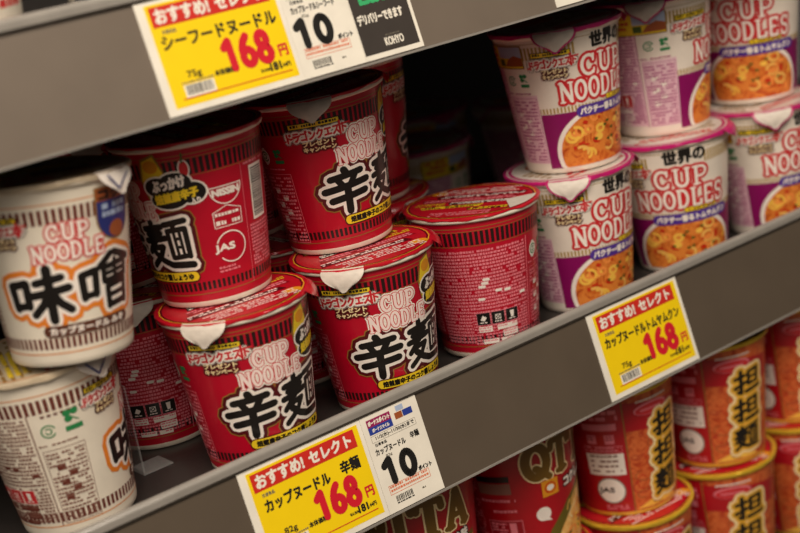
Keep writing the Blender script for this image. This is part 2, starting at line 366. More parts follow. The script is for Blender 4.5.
def sleeve_spicy(root):
    b = Art()
    stripes(b, 84.5, 94, 'stripe_black', 1, 3.3, bw=2.0); band(b, 96.6, .5, 'print_gold'); band(b, 94.3, .4, 'print_gold'); band(b, 83.6, .4, 'print_gold')
    wrapped('stripe_band', b, root); b = Art()
    stripes(b, 10.8, 16.2, 'stripe_black', 1, 3.3, bw=2.0); band(b, 8.2, .5, 'print_gold')
    wrapped('stripe_band', b, root)
    a = Art(); side_info(a, 'text_pink', None)
    clover(a, -59, 72, 3.2); a.pill(-76, 64, -67, 76, 'print_white', 2); recycle(a, -71.5, 70, 3.2)
    a.rect(80, 46, 94, 80, 'print_white', 3); a.hbars(81, 93, 48, 79, 'ink_black', 4); a.rows(76, 98, 18, 44, 'text_pink', 3, 2.2, 1.4, 50); a.rows(76, 98, 81, 83, 'text_pink', 3, 2.2, 1.4, 51)
    a.rect(73.5, 8, 73.8, 83, 'text_pink', 2)
    wrapped('information_panel', a, root)
    e = Art(); emblem(e, -50, -11, 70, 91); wrapped('campaign_emblem', e, root)
    l = Art(); brand(l, -21, 19, 58, 82, 'NOODLE', 1.6, [(3.0, 'print_white', 3), (1.2, 'logo_red', 4), (.2, 'pink_white', 5)])
    wrapped('brand_lettering', l, root)
    f = Art()
    for ch, u, w, h, v in (('辛', -18.5, 31, 27, 41.6), ('麺', 18.8, 32, 30, 42.6)):
        f.brush(ch, u, v, w, h, 4.2, ((11.0, 'print_gold', 2), (9.4, 'maroon', 3), (4.6, 'print_white', 4), (.3, 'ink_black', 5)), .03)
    wrapped('flavour_lettering', f, root)
    p = Art(); p.pill(-24, 17.2, 37, 24.6, 'maroon', 6); p.pill(-23.2, 17.9, 36.2, 23.9, 'pill_yellow', 7)
    p.text('焙煎唐辛子のコク醤しょうゆ', 6.5, 20.9, 52, 3.9, 'ink_black', 8, .28)
    wrapped('flavour_strip', p, root)
    g = Art()                                                     # badge to the right of the flavour name
    g.poly([(17, 72), (30, 68), (32, 84), (27, 100), (18, 97), (15, 84)], 'print_gold', 4)
    g.poly([(18, 73), (29, 70), (31, 84), (26.4, 98.4), (19, 95.6), (16.4, 84)], 'pill_yellow', 5); g.ell(23.5, 92, 4.5, 4, 'mark_orange', 6, 14)
    for cx, cy, rx, ry in ((25, 79, 8, 6), (35, 80.5, 9, 6.5), (30, 71, 11, 6), (43, 73.5, 8, 6.5)):
        g.ell(cx, cy, rx+1.2, ry+1.2, 'print_white', 7, 20); g.ell(cx, cy, rx, ry, 'ink_black', 8, 20)
    g.text('ぶっかけ', 31, 80.6, 19, 7, 'print_white', 9, .45, rise=.12); g.text('焙煎唐辛子', 34, 72.6, 25, 6, 'pill_yellow', 9, .42, rise=.12); g.text('入り', 44.5, 68.4, 5, 3.4, 'print_white', 9, .25)
    g.ell(41.5, 88.5, 3.2, 5.5, 'print_white', 6, 16); g.ell(41.5, 88.5, 2.4, 4.7, 'logo_red', 7, 16); g.stroke([(41.2, 92.5), (41.8, 98)], 1., 'herb_green', 8)
    wrapped('topping_badge', g, root)
    n = Art()
    n.stroke([(52, 73), (72, 73)]+arc(62, 73, 10, 11, 0, -180, 16), .7, 'print_white', 3); n.text('NISSIN', 62, 69.6, 16.5, 4.0, 'print_white', 4, .4)
    n.stroke([(52, 57.5), (61, 61), (70, 57.5), (70, 48), (52, 48), (52, 57.5)], .5, 'print_white', 3); n.rows(53, 69, 53, 57, 'print_white', 3, 3, 2., 61); n.rows(53, 69, 48.8, 52, 'print_white', 3, 4, 2.6, 62)
    n.ring(60.5, 35, 9.6, .85, 'print_white', 3, -142, 158); n.text('JAS', 56, 34.8, 13, 5.4, 'print_white', 4, .34)
    n.rows(50, 64, 19.5, 23.5, 'text_pink', 3, 2.2, 1.3, 63)
    wrapped('maker_marks', n, root)
def sleeve_miso(root):
    b = Art()
    stripes(b, 82, 90.5, 'stripe_brown', 1, 3.5, bw=2.1, skip=((16, 41),)); band(b, 93, .6, 'line_orange'); stripes(b, 78.8, 80.4, 'stripe_brown', 1, 3.5, bw=2.1, skip=((-45, 110), (-125, -72)))
    wrapped('stripe_band', b, root); b = Art()
    stripes(b, 10.6, 17, 'stripe_brown', 1, 3.5, bw=2.1); band(b, 7.4, .7, 'line_orange')
    wrapped('stripe_band', b, root)
    a = Art(); side_info(a, 'text_brown', None, 'logo_red', 'print_white', light='stripe_brown'); clover(a, -57, 76, 4.4); recycle(a, -70.5, 70, 3.8)
    wrapped('information_panel', a, root)
    e = Art(); emblem(e, -50, -20, 69, 88); wrapped('campaign_emblem', e, root)
    l = Art(); brand(l, -20, 20, 60.5, 81.5, 'NOODLE', 1.5, [(1.9, 'logo_red', 4), (.1, 'print_white', 5)])
    wrapped('brand_lettering', l, root)
    f = Art()
    for ch, u in (('味', -20.5), ('噌', 20.5)):
        f.brush(ch, u, 43.5+u*.04, 34, 29, 4.4, ((11, 'miso_orange', 2), (4.8, 'print_white', 3), (.4, 'ink_black', 4)), .06)
    wrapped('flavour_lettering', f, root)
    p = Art(); p.pill(-22, 17.6, 34, 24.2, 'miso_brown', 6); p.text('カップヌードル みそ', 6, 20.9, 48, 4.2, 'print_white', 7, .3)
    wrapped('flavour_strip', p, root)
    g = Art(); g.poly([(16, 97), (42, 97)]+arc(29, 80, 13, 14, 0, -180, 14), 'print_gold', 3); g.poly([(16.9, 96.3), (41.1, 96.3)]+arc(29, 80, 12.1, 13.1, 0, -180, 14), 'badge_blue', 4)
    g.rect(16.9, 89, 41.1, 96.3, 'badge_brown', 5); g.text('コク', 26, 92.6, 15, 5.6, 'ink_black', 6, .5)
    g.rows(20, 38, 77, 87.5, 'tag_lightblue', 5, 4.4, 3.2, 70, .95, 2, 5); g.ell(30, 72, 6, 4.8, 'badge_brown', 5, 16)
    wrapped('corner_badge', g, root)
    n = Art(); n.ring(57, 40, 9, .8, 'stripe_brown', 3); n.rows(46, 70, 50, 80, 'text_brown', 3, 2.3, 1.4, 71)
    wrapped('maker_marks', n, root)
def food(a, cx, cy, rx, ry, vmin, seed, n=46, k=4):
    R = random.Random(seed)
    for i in range(n):
        t, q = R.uniform(0, 2*PI), math.sqrt(R.random())*.86
        x, y = cx+rx*q*math.cos(t), cy+ry*q*math.sin(t)
        if y < vmin+5: continue
        c = R.random()
        if c < .34: s = R.uniform(3.2, 5.6); a.stroke(arc(x, y, s, s*.8, R.uniform(0, 360), R.uniform(400, 560), 9), 2.1, R.choice(('shrimp', 'egg_yellow', 'noodle_yellow')), k+i % 3)
        elif c < .62: a.ell(x, y, R.uniform(2, 4.4), R.uniform(1.4, 3), R.choice(('egg_yellow', 'shrimp', 'chili_red')), k+i % 3, 9)
        elif c < .86: a.ell(x, y, R.uniform(1, 2.4), R.uniform(.8, 1.6), 'chili_red', k+2, 8)
        else: a.poly([(x-1.8, y), (x, y+1.3), (x+2, y+.4), (x+.5, y-1.2)], 'herb_green', k+3)
def sleeve_world(root):
    b = Art()
    stripes(b, 86, 95, 'stripe_gold', 1, 2.6, bw=1.5, skip=((-22, 18),)); band(b, 97.5, .4, 'stripe_gold')
    wrapped('stripe_band', b, root); b = Art(); stripes(b, 45.4, 49.4, 'stripe_gold', 1, 2.6, bw=1.4, skip=((-125, -53), (53, 125)))
    wrapped('stripe_band', b, root)
    a = Art(); side_info(a, 'text_mauve', 'panel_mauve', 'logo_red', 'print_white', light='print_white'); clover(a, -60, 73, 3.2); recycle(a, -71, 71, 3.4)
    a.rect(-103, 80, -57, 97, 'print_gold', 3); a.rect(-102.2, 80.8, -57.8, 96.2, 'pill_yellow', 4); a.rect(-80, 88, -57.8, 96.2, 'tag_lightblue', 5); a.poly([(-74, 82), (-57.8, 82), (-57.8, 88), (-64, 90), (-70, 87)], 'badge_brown', 6); a.rect(-80, 82, -74, 87, 'herb_green', 6); a.rows(-100, -82, 83, 95, 'logo_red', 6, 4, 2.4, 160, .8, 1.5, 4)
    wrapped('information_panel', a, root)
    e = Art(); emblem(e, -54, -21, 70, 91); wrapped('campaign_emblem', e, root)
    l = Art(); brand(l, -36, 34, 51.5, 84.5, 'NOODLES', 2.2, [(3.9, 'logo_red', 4), (0, 'print_white', 5)])
    wrapped('brand_lettering', l, root)
    f = Art(); f.text('世界の', 3, 94, 29, 10.6, 'ink_black', 4, .62, rise=.03)
    wrapped('series_lettering', f, root)
    q = Art(); q.rect(-52, 4, 52, 45, 'magenta', 1); q.ell(-1, 14, 43.5, 34, 'print_white', 2, 48, 4); q.ell(-1, 14, 40, 31, 'soup_orange', 3, 48, 4.2)
    food(q, -1, 16, 39, 29, 4, 5, 74); wrapped('serving_picture', q, root)
    p = Art(); p.pill(-26, 40, 38, 48.4, 'violet', 9); p.text('パクチー香るトムヤムクン', 6, 44.2, 58, 5, 'print_white', 10, .35)
    p.text('世界三大スープ', 12, 50.6, 26, 3.4, 'maroon', 9, .7); p.text('世界三大スープ', 12, 50.6, 26, 3.4, 'pill_yellow', 10, .25)
    wrapped('flavour_strip', p, root)
def sleeve_tantan(root, rb, rt):
    W = dict(rb=rb, rt=rt)
    q = Art(); q.rect(-25, 4, 46, 102, 'tantan_orange', 1); q.poly([(-25, 72), (46, 66), (46, 84), (-25, 96)], 'tantan_red', 2)
    R = random.Random(4)
    for i in range(18):
        x, y = R.uniform(-18, 30), R.uniform(8, 62); q.stroke(arc(x, y, R.uniform(4, 8), R.uniform(3, 6), R.uniform(0, 180), R.uniform(200, 330), 9), .8, R.choice(('badge_brown', 'chili_red', 'tantan_red')), 2)
    q.poly([(-24, 5), (16, 5), (8, 11), (-8, 12)], 'egg_yellow', 2)
    wrapped('serving_picture', q, root, **W)
    a = Art(); a.rect(-26, 3, -25.2, 100, 'print_gold', 2)
    a.rows(-125, -88, 12, 90, 'text_pink', 2, 2.3, 1.4, 81, .7); a.rows(80, 125, 12, 90, 'text_pink', 2, 2.3, 1.4, 82, .7)
    a.rows(-58, -29, 82, 92, 'text_pink', 2, 5, 3.5, 83, .9, 4, 9); a.rect(-56, 75, -31, 80.5, 'text_pink', 2)
    for x in (-50, -37): a.rect(x-3.4, 63.5, x+3.4, 71, 'text_pink', 2); a.rows(x-2.6, x+2.6, 64.5, 70, 'deep_red', 3, 2.2, 1.2, int(-x))
    a.box(-58, 56, -29, 61.5, .4, 'text_pink', 2); a.rows(-56, -31, 57, 61, 'text_pink', 2, 2.4, 1.3, 85)
    a.rect(-57, 36.5, -28.5, 55, 'print_white', 3)
    for i in range(4): a.rows(-54, -31, 38+i*4.3, 41+i*4.3, 'text_brown', 4, 5, 1.8, 90+i, .8, 2, 5)
    a.ell(-42, 23, 11.4, 11.4, 'grey_print', 3); a.ell(-42, 23, 10.4, 10.4, 'print_white', 4); a.text('JAS', -45.5, 23, 12, 5.4, 'ink_black', 5, .25)
    a.rows(-48, -30, 6, 10, 'text_pink', 3, 2.2, 1.4, 95)
    wrapped('information_panel', a, root, **W)
    o = Art(); o.ell(-4, 87, 14, 5.2, 'text_pink', 4); o.ell(-4, 86.4, 12.8, 4.2, 'logo_red', 5); o.rows(-13, 5, 84.8, 87.6, 'text_pink', 6, 5, 2, 97, 1, 1, 2); o.rows(-16, 10, 93, 95.4, 'print_white', 5, 4, 1.6, 98, .9, 1, 3)
    wrapped('maker_mark', o, root, **W)
    f = Art()
    for ch, v in (('担', 71), ('担', 47), ('麺', 23)):
        f.brush(ch, 4+v*.05, v, 22, 19, 2.9, ((9.4, 'cream', 5), (5.0, 'letter_gold', 6), (.3, 'ink_black', 7)), .1)
    wrapped('flavour_lettering', f, root, **W)
def sleeve_cutta(root, rb, rt):
    W = dict(rb=rb, rt=rt)
    q = Art()
    q.poly([(-36, 4), (44, 4), (44, 60), (16, 56), (-8, 44), (-26, 26)], 'olive', 1)
    q.poly([(-28, 4), (44, 4), (44, 56), (20, 52), (0, 40), (-16, 24)], 'noodle_gold', 2)
    R = random.Random(9)
    for i in range(24):
        x, y = R.uniform(0, 42), R.uniform(17, 42); q.stroke(arc(x, y, R.uniform(5, 14), R.uniform(5, 12), R.uniform(60, 140), R.uniform(150, 260), 9), 1.1, R.choice(('noodle_yellow', 'cream', 'shrimp')), 3)
    food(q, 12, 20, 26, 12, 7, 12, 22, 4)
    q.ell(-30, 41, 5.6, 5.6, 'print_white', 4); q.poly([(-27, 38), (-24, 34), (-31, 36)], 'print_white', 4)
    wrapped('serving_picture', q, root, **W)
    l = Art(); l.letters('QTTA', -40, 38, 69, 98, [(3.6, 'cream', 3, 4.6), (1.2, 'gold_letter', 4, 4.6)])
    wrapped('brand_lettering', l, root, **W)
    p = Art(); p.text('コクしょうゆ味', 13, 60.5, 46, 8, 'ink_black', 5, 1.5, rise=.06); p.text('コクしょうゆ味', 13, 60.5, 46, 8, 'print_white', 6, .5, rise=.06)
    p.rows(-24, 28, 101, 103, 'print_gold', 3, 6, 2.4, 101, 1, 1.5, 3); p.text('クッタ', 2, 99.5, 14, 4, 'cream', 4, .3)
    wrapped('flavour_lettering', p, root, **W)
    o = Art(); o.rect(-29, 54, -16, 67, 'mark_orange', 5); o.ring(-22.5, 60.5, 4, 1., 'chili_red', 6); o.ell(-22.5, 60.5, 2.8, 2.4, 'print_white', 6, 14)
    wrapped('maker_mark', o, root, **W)
    a = Art(); a.rect(-74, 62, -50, 71, 'text_brown', 2); a.rect(-74, 72, -50, 77, 'ink_black', 2); a.rows(-74, -48, 53, 58, 'text_pink', 2, 3, 2.4, 103); a.rows(-66, -48, 44, 49, 'text_pink', 2, 3, 2.2, 104)
    a.rect(-72, 26, -46, 40, 'deep_red', 2); a.box(-72, 26, -46, 40, .5, 'text_pink', 3); a.rect(-56, 29, -51, 38, 'text_pink', 3); a.rows(-70, -58, 28, 38, 'text_pink', 3, 2.6, 1.6, 105)
    a.rows(-125, -76, 12, 90, 'text_pink', 2, 2.4, 1.3, 106, .6); a.rows(70, 125, 12, 90, 'text_pink', 2, 2.4, 1.3, 107, .6)
    wrapped('information_panel', a, root, **W)
def sleeve_plain(root, blue):
    a = Art()
    if blue:
        for u in range(-120, 125, 36): a.rect(u, 20, u+18, 96, 'navy', 1); a.rows(u+20, u+34, 30, 80, 'badge_blue', 2, 5, 3.4, u+500, .8, 2, 6)
    else:
        a.letters('NOODLE', -34, 34, 42, 62, [(2.6, 'logo_red', 2, 2.4), (.1, 'print_white', 3, 2.4)]); a.letters('NOODLE', 60, 128, 42, 62, [(2.6, 'logo_red', 2, 2.4), (.1, 'print_white', 3, 2.4)])
        band(a, 36.5, 2, 'logo_red'); a.rows(-60, 60, 26, 32, 'logo_red', 1, 8, 5, 140, .7, 3, 7)
    wrapped('printed_lettering', a, root)

# ------------------------------------------------------------------ the cups
def lid_art(kind):
    a = Art()
    def clip(x0, x1, y0, y1, m, k, **q): a.rows(x0, x1, y0, y1, m, k, **q)
    if kind in ('spicy', 'tantan', 'cutta'):
        a.ring(0, 0, 44.5, .9, 'maroon', 1); a.ring(0, 0, 45.7, .5, 'pill_yellow', 1)
        a.rows(-30, 32, -36, -22, 'pink_white', 2, pitch=3.4, hh=1.7, seed=21, fill=.8, lo=1.2, hi=4)
        for x0, x1, y0, y1, m, ink, sd in ((-38, 30, -19, -11, 'maroon', 'pink_white', 22), (-34, 38, -9, -1, 'deep_red', 'text_pink', 27), (-30, 16, 1, 8, 'ink_black', 'print_white', 28), (-12, 34, 10, 17, 'pill_yellow', 'ink_black', 23), (-34, -2, 19, 26, 'maroon', 'pill_yellow', 29)):
            a.poly([(x0, y0), (x1, y0+1), (x1-2, y1), (x0+2, y1-.6)], m, 1); a.rows(x0+2, x1-2, y0+.6, y1-.6, ink, 2, pitch=3.3, hh=2.1, seed=sd, fill=.85, lo=1, hi=4)
        a.rows(-22, 22, 28, 38, 'text_pink', 2, pitch=3.4, hh=1.8, seed=24, lo=1, hi=4); a.ell(30, -26, 6, 5, 'mark_orange', 1); a.rows(18, 40, 0, 8, 'pill_yellow', 3, pitch=3.4, hh=2, seed=30, lo=1, hi=3)
    elif kind == 'world':
        a.ring(0, 0, 44, 2.6, 'lid_magenta', 1)
        a.rows(-30, 30, -34, -20, 'logo_red', 2, pitch=6, hh=4, seed=25, lo=3, hi=7); a.rows(-36, 36, -16, 14, 'print_gold', 2, pitch=6, hh=3.4, seed=26, lo=3, hi=7); a.ell(0, 22, 20, 12, 'soup_orange', 2)
    else:
        a.ring(0, 0, 45, .8, 'line_orange', 1)
        for (x, y, w, m, s) in ((-18, -27, 26, 'logo_red', 31), (14, -25, 18, 'print_gold', 32), (-34, -6, 24, 'logo_red', 33), (0, -6, 34, 'ink_black', 34), (-26, 14, 50, 'pill_yellow', 35), (-10, 30, 24, 'badge_blue', 36)):
            a.rows(x-8, x+w-8, y-6, y+6, m, 2, pitch=4.2, hh=2.9, seed=s, lo=1.5, hi=5)
        a.rows(-38, 38, -38, -30, 'text_brown', 2, pitch=3, hh=1.7, seed=37, lo=1, hi=4); a.rows(-42, 42, -20, 0, 'logo_red', 1, pitch=5, hh=2.2, seed=38, fill=.6, lo=1.5, hi=4); a.rows(-40, 40, 4, 24, 'print_gold', 1, pitch=5, hh=2.2, seed=39, fill=.6, lo=1.5, hi=4)
        a.poly([(-40, -12), (-28, -18), (-24, -8), (-36, -2)], 'pill_yellow', 3)
    return a
KIND = {  # body colour, lid top, lid skirt, rim, base ring, group
 'spicy': ('cup_red', 'lid_red', 'lid_red', 'rim_white', 'rim_white', 'red spicy noodle cups'),
 'miso': ('paper_white', 'lid_cream', 'lid_cream', 'rim_white', 'paper_white', 'white miso noodle cups'),
 'world': ('world_white', 'lid_white', 'lid_magenta', 'rim_white', 'world_white', 'white and purple tom yum noodle cups'),
 'tantan': ('tantan_red', 'lid_red', 'rim_gold', 'rim_gold', 'lid_gold', 'red and gold tantan noodle cups'),
 'cutta': ('cutta_red', 'lid_red', 'lid_red', 'rim_gold', 'lid_gold', 'dark red noodle cups with gold lettering'),
 'plain': ('paper_white', 'lid_cream', 'lid_cream', 'rim_white', 'paper_white', 'noodle cups on the upper shelf'),
 'blue': ('paper_white', 'lid_cream', 'lid_cream', 'rim_white', 'paper_white', 'noodle cups on the upper shelf'),
}
def tab_mesh(name, m, parent, W=19., L=15., flare=3.0, seed=1):
    R = random.Random(seed); V, F = [], []; nu, nt = 14, 8
    for j in range(nt+1):
        t = j/nt
        for i in range(nu+1):
            s = i/nu*2-1
            wd = W*(1-.78*t**2.2); a = math.radians(s*wd/48.5*57.3)
            r = 48.95+flare*math.sin(min(1, t*1.15)*PI*.62)+.35*math.sin(7*s+3*t+seed)*t
            z = H+.55-L*t*(1-.18*s*s)+(1.0 if t == 0 else 0)*0
            if t == 0: r -= 1.6; z += .25
            V.append((r*math.sin(a)*MM, -r*math.cos(a)*MM, z*MM))
    for j in range(nt):
        for i in range(nu):
            k = j*(nu+1)+i; F.append((k, k+nu+1, k+nu+2, k+1))
    o = build(name, V, F, [0]*len(F), [m], parent); o.data.polygons.foreach_set('use_smooth', [True]*len(F))
    return o
def make_cup(kind):
    body, lidm, skirt, rim, ringm, group = KIND[kind]
    root = empty('noodle_cup', '', 'noodle cup', group)
    rb, rt = (RB, RTOP) if kind not in ('tantan', 'cutta') else (37.6, 46.2)
    R = lambda v: rb+(rt-rb)*v/H
    lathe('cup_body', [(R(3.4)-.25, 3.3), (R(3.4), 3.5), (R(50), 50), (R(101), 101)], body, root)
    lathe('base_ring', [(rb-3.2, 4), (rb-3.0, .6), (rb-1.6, 0), (rb-.6, .15), (rb+.05, .9), (R(3.6), 3.6)], ringm, root)
    pr = [(R(100.5), 100.5)]+[(R(101.5)+1.2-1.0*math.cos(t), 102.4-1.35*math.sin(t)) for t in ()]
    rr = [(R(100.6), 100.6), (R(101)+.8, 100.7), (47.9, 101.2), (48.4, 102.2), (48.3, 103.4), (47.6, H-.3), (46.6, H-.2)]
    lathe('rim', rr, rim, root)
    if kind == 'spicy': sleeve_spicy(root)
    elif kind == 'miso': sleeve_miso(root)
    elif kind == 'world': sleeve_world(root)
    elif kind == 'tantan': sleeve_tantan(root, rb, rt)
    elif kind == 'cutta': sleeve_cutta(root, rb, rt)
    else: sleeve_plain(root, kind == 'blue')
    drop = {'tantan': .8, 'spicy': .5, 'cutta': .5}.get(kind, 1.6)
    def wob(r, z, a):
        if z < H-.9: return r+.25*math.sin(9*a+1)+.2*math.sin(23*a), z+.45*math.sin(5*a+.6)+.35*math.sin(13*a)
        return r, z
    prof = [(48.75, H-1.0-drop), (48.95, H-1.0), (48.75, H+.05), (47.8, H+.35), (46.4, H+.15), (30, H+.2), (6, H+.25), (.05, H+.25)]
    top = [skirt, skirt, skirt, skirt]+[lidm]*3
    lid = lathe('lid', prof, top, root, wob=wob)
    flat('lid_print', lid_art(kind), lid, lambda x, y, z: (x, y, H+.28+z))
    if kind in ('spicy', 'world', 'miso'):
        t1 = tab_mesh('pull_tab', 'foil_silver' if kind != 'miso' else 'print_white', lid, 14.5, 14.5, 3.0, 1); t1['label'] = 'pale foil opening tab folded down over the rim'
        if kind == 'world': tab_mesh('tab_edge', 'lid_magenta', t1, 16.2, 15.9, 2.6, 1)
        if kind == 'miso':
            e = Art()
            e.stroke([(-10, -1), (-3, -10), (6, -2)], 1.2, 'badge_blue', 1)
            flat('tab_print', e, t1, lambda x, y, z: ((52.4+z)*math.sin(x/50), -(52.4+z)*math.cos(x/50), H+y*.95-.5))
        tab_mesh('pull_tab', skirt, lid, 14, 9.5, 3.8, 2)
    return root
def kids(o): return [c for c in bpy.data.objects if c.parent == o]
def copy_tree(o, parent=None):
    c = o.copy(); C.objects.link(c); c.parent = parent
    for ch in KIDS[o.name]: copy_tree(ch, c)
    return c
PROTO, KIDS = {}, {}
def setup(o):
    KIDS[o.name] = kids(o)
    for c in KIDS[o.name]: setup(c)
    return o
CAM = (-183.26, -740.09)
first = {}
def cup(kind, x, y, base, face, label, lean=0., tab=-45., tip=0., sep=106.):
    """face: how far (deg) the front of the print is turned to the right of straight at the aisle viewer"""
    if kind not in PROTO:
        PROTO[kind] = setup(make_cup(kind)); o = PROTO[kind]; tree = o
    else:
        o = copy_tree(PROTO[kind])
    ac = math.degrees(math.atan2(CAM[0]-x, -(CAM[1]-y)))
    rb = RB if kind not in ('tantan', 'cutta') else 37.6
    o.rotation_mode = 'ZYX'
    o.location = (x*MM, y*MM, (base+.35+rb*abs(math.sin(math.radians(lean)))*1.02)*MM)
    o.rotation_euler = (math.radians(tip), math.radians(lean), math.radians(ac+face))
    o['label'] = label
    for l in [c for c in o.children if c.name.startswith('lid')]:
        ts = sorted([c for c in l.children if c.name.startswith('pull_tab')], key=lambda c: c.name)
        for i, t in enumerate(ts): t.rotation_euler.z = math.radians(tab+i*sep)
        for t in l.children:
            if t.name.startswith('lid_print'): t.rotation_euler.z = math.radians(0)
    return o
def foil_patch(o, a0, a1):
    lid = [c for c in o.children if c.name.startswith('lid')][0]
    a = Art(); a.poly([(46.5*math.sin(math.radians(t)), -46.5*math.cos(math.radians(t))) for t in range(a0, a1+1, 4)]+[(27*math.sin(math.radians((a0+a1)/2+6)), -27*math.cos(math.radians((a0+a1)/2+6)))], 'foil_silver', 8)
    flat('foil_patch', a, lid, lambda x, y, z: (x, y, H+.3+z))
LT = H+1.1            # what an upper cup stands on
# middle shelf, white miso cups at the left
cup('miso', 125, 74.5, 0, 95, 'white miso noodle cup turned to its ingredients side, lower cup of the left stack', -2.2, -54)
cup('miso', 134, 46.5, LT, 8, 'white noodle cup with black and orange lettering, top of the left stack', 4.4, 42)
cup('miso', 60, 190, 0, 30, 'white miso noodle cup behind the left stack, lower one', 0, -45)
cup('miso', 42, 190, LT, 20, 'white miso noodle cup behind the left stack, upper one at the frame edge', 0, -45)
# red spicy cups
cup('spicy', 241.5, 43.9, 0, 22, 'red spicy noodle cup just above the yellow 82g price tag, lower cup of its stack', -.3, -47)
cup('spicy', 244.7, 66.2, LT, -66, 'upper red noodle cup turned to its round white mark and barcode, beside the white cups', .3, -150)
cup('spicy', 345.8, 47.4, 0, 24, 'red spicy noodle cup above the white points tag, lower cup of the second red stack', -.3, -42)
cup('spicy', 351.2, 76.5, LT, 41, 'red spicy noodle cup with large black lettering, top of the second red stack', -1.4, -44)
LONE = cup('spicy', 449, 57.5, 0, 163, 'red noodle cup turned to its dense ingredients text, standing alone without a cup on top', 1.2, -13)
foil_patch(LONE, -130, -82)
cup('spicy', 224, 146, 0, 146, 'red noodle cup in shadow behind the front red stacks, standing beside the clear divider', 0, -150)
cup('spicy', 226, 165, LT, 150, 'red noodle cup in shadow glimpsed between the white cup and the turned red cup', 0, -150)
cup('spicy', 338, 146, 0, 120, 'red noodle cup in deep shadow behind the second red stack, lower one', 0, -150)
cup('spicy', 333, 180, LT, 120, 'red noodle cup in shadow glimpsed between the two upper front red cups', 0, -150)
cup('spicy', 436, 164, 0, 60, 'red noodle cup behind the lone red cup, carrying another red cup', 0, -150)
cup('spicy', 431, 158, LT, 108, 'red noodle cup half hidden behind the right upper red cup, beside the dark gap', 0, 24)
# white tom yum cups at the right
cup('world', 550.3, 60.5, 0, 46, 'white tom yum noodle cup, lower cup of the stack beside the lone red cup', 0, -48)
cup('world', 556.4, 60.3, LT, 47, 'white tom yum noodle cup, top of the stack beside the dark gap', 0, -49)
cup('world', 652.5, 53, 0, 9, 'white tom yum noodle cup facing front, lower cup of the middle purple stack', -1.0, -72, sep=138)
cup('world', 660.5, 63.3, LT, 95, 'white tom yum noodle cup turned to its pink ingredients panel, in the upper row', .2, -100)
cup('world', 754, 45, 0, 49, 'white tom yum noodle cup, lower cup of the stack at the right edge', -.3, -38)
cup('world', 762.7, 58.6, LT, 3, 'white tom yum noodle cup facing front, top of the stack at the right edge', .3, -60)
cup('world', 570, 272, 0, 150, 'small dim white noodle cup deep in the dark gap, nearest the red cups', 0, -45)
cup('world', 672, 392, 0, 130, 'dim white noodle cup deep in the dark gap, middle one of three', 0, 150)
cup('world', 742, 318, 0, 150, 'dim white noodle cup deep in the dark gap, beside the purple stack', 0, 150)
# lower shelf
HT = H+.9
cup('cutta', 355, 58, S_DN+HT, 0, 'dark red noodle cup with gold lettering under the points tag')
cup('cutta', 456, 58, S_DN+HT, 61, 'dark red noodle cup with gold letters and noodle picture, beside the tantan cups', -1.5)
cup('cutta', 451, 55, S_DN, 20, 'dark red noodle cup underneath, only its red lid corner showing beside the tantan stack')
cup('cutta', 350, 55, S_DN, 20, 'dark red noodle cup underneath the one below the points tag')
cup('tantan', 555, 51, S_DN+HT, 42, 'red and orange tantan noodle cup under the yellow 75g tag, top of its stack', -.8)
cup('tantan', 553, 46, S_DN, 40, 'red and orange tantan noodle cup, lower cup under the 75g tag stack', -.6)
cup('tantan', 655.5, 44, S_DN+HT, 28, 'red and orange tantan noodle cup, top of the second tantan stack', 1.0)
cup('tantan', 653.5, 46, S_DN, 18, 'red and orange tantan noodle cup, lower cup of the second tantan stack')
cup('tantan', 757, 44, S_DN+HT, 20, 'red and orange tantan noodle cup cut by the right frame edge, upper one')
cup('tantan', 754, 46, S_DN, 8, 'red and orange tantan noodle cup cut by the right frame edge, lower one')
cup('tantan', 604, 152, S_DN+HT, 60, 'red and orange tantan noodle cup in shadow behind the first two tantan stacks')
cup('tantan', 606, 152, S_DN, 60, 'red and orange tantan noodle cup in shadow behind, underneath another')
# upper shelf
cup('plain', 112, 46, S_UP, 40, 'white noodle cup with red lettering and red line, on the upper shelf')
cup('blue', 221, 46, S_UP, 8, 'white noodle cup with dark blue print on the upper shelf')

# ------------------------------------------------------------------ shelves
X0, X1 = -260, 1250
def shelf(S, label):
    t = empty('store_shelf', label, 'shelf', 'dark store shelves', (0, 0, S*MM))
    box('shelf_board', X0, X1, 4, 470, -14, 0, 'board_dark', t)
    extrude_x('price_rail', [(2.5, 15.5), (0, 15.7), (-15.5, -48.8), (-14.3, -50.2), (-12.5, -50), (-12.9, -48.4), (1.6, 12), (4, -14), (6.5, -14), (5, 12), (4, 15.2)], X0, X1, 'rail_lit' if S > 100 else 'rail_dark', t)
    r = []
    for i in range(9):
        a = PI*i/8; r.append((1.4-3.2*math.cos(a), 19.8+2.9*math.sin(a)))
    extrude_x('edge_strip', [(-1.8, 16.2)]+r+[(4.6, 16.2), (4.6, .2), (3.2, .2), (3.2, 16)], X0, X1, 'strip_grey', t)
    box('groove', X0, X1, -1.9, -.4, 15.2, 16.6, 'groove_dark', t)
    box('rail_foot', X0, X1, -16.3, -14.6, -50.3, -48.9, 'strip_grey', t)
    return t
shelf(S_UP, 'upper dark grey store shelf with the yellow seafood price tag on its front')
shelf(0, 'middle dark grey store shelf holding the red, white and purple noodle cups')
shelf(S_DN, 'lower dark store shelf under the tantan noodle cups')

# clear divider on the middle shelf
dv = empty('shelf_divider', 'clear plastic divider standing on the middle shelf between white and red cups', 'divider', None, (.176, .086, 0))
o = box('divider_panel', -.7, .7, 0, 260, .2, 62, 'clear_plastic', dv, .3)
o = box('divider_foot', .8, 21, 0, 20, .2, 1.4, 'clear_plastic', dv, .3)

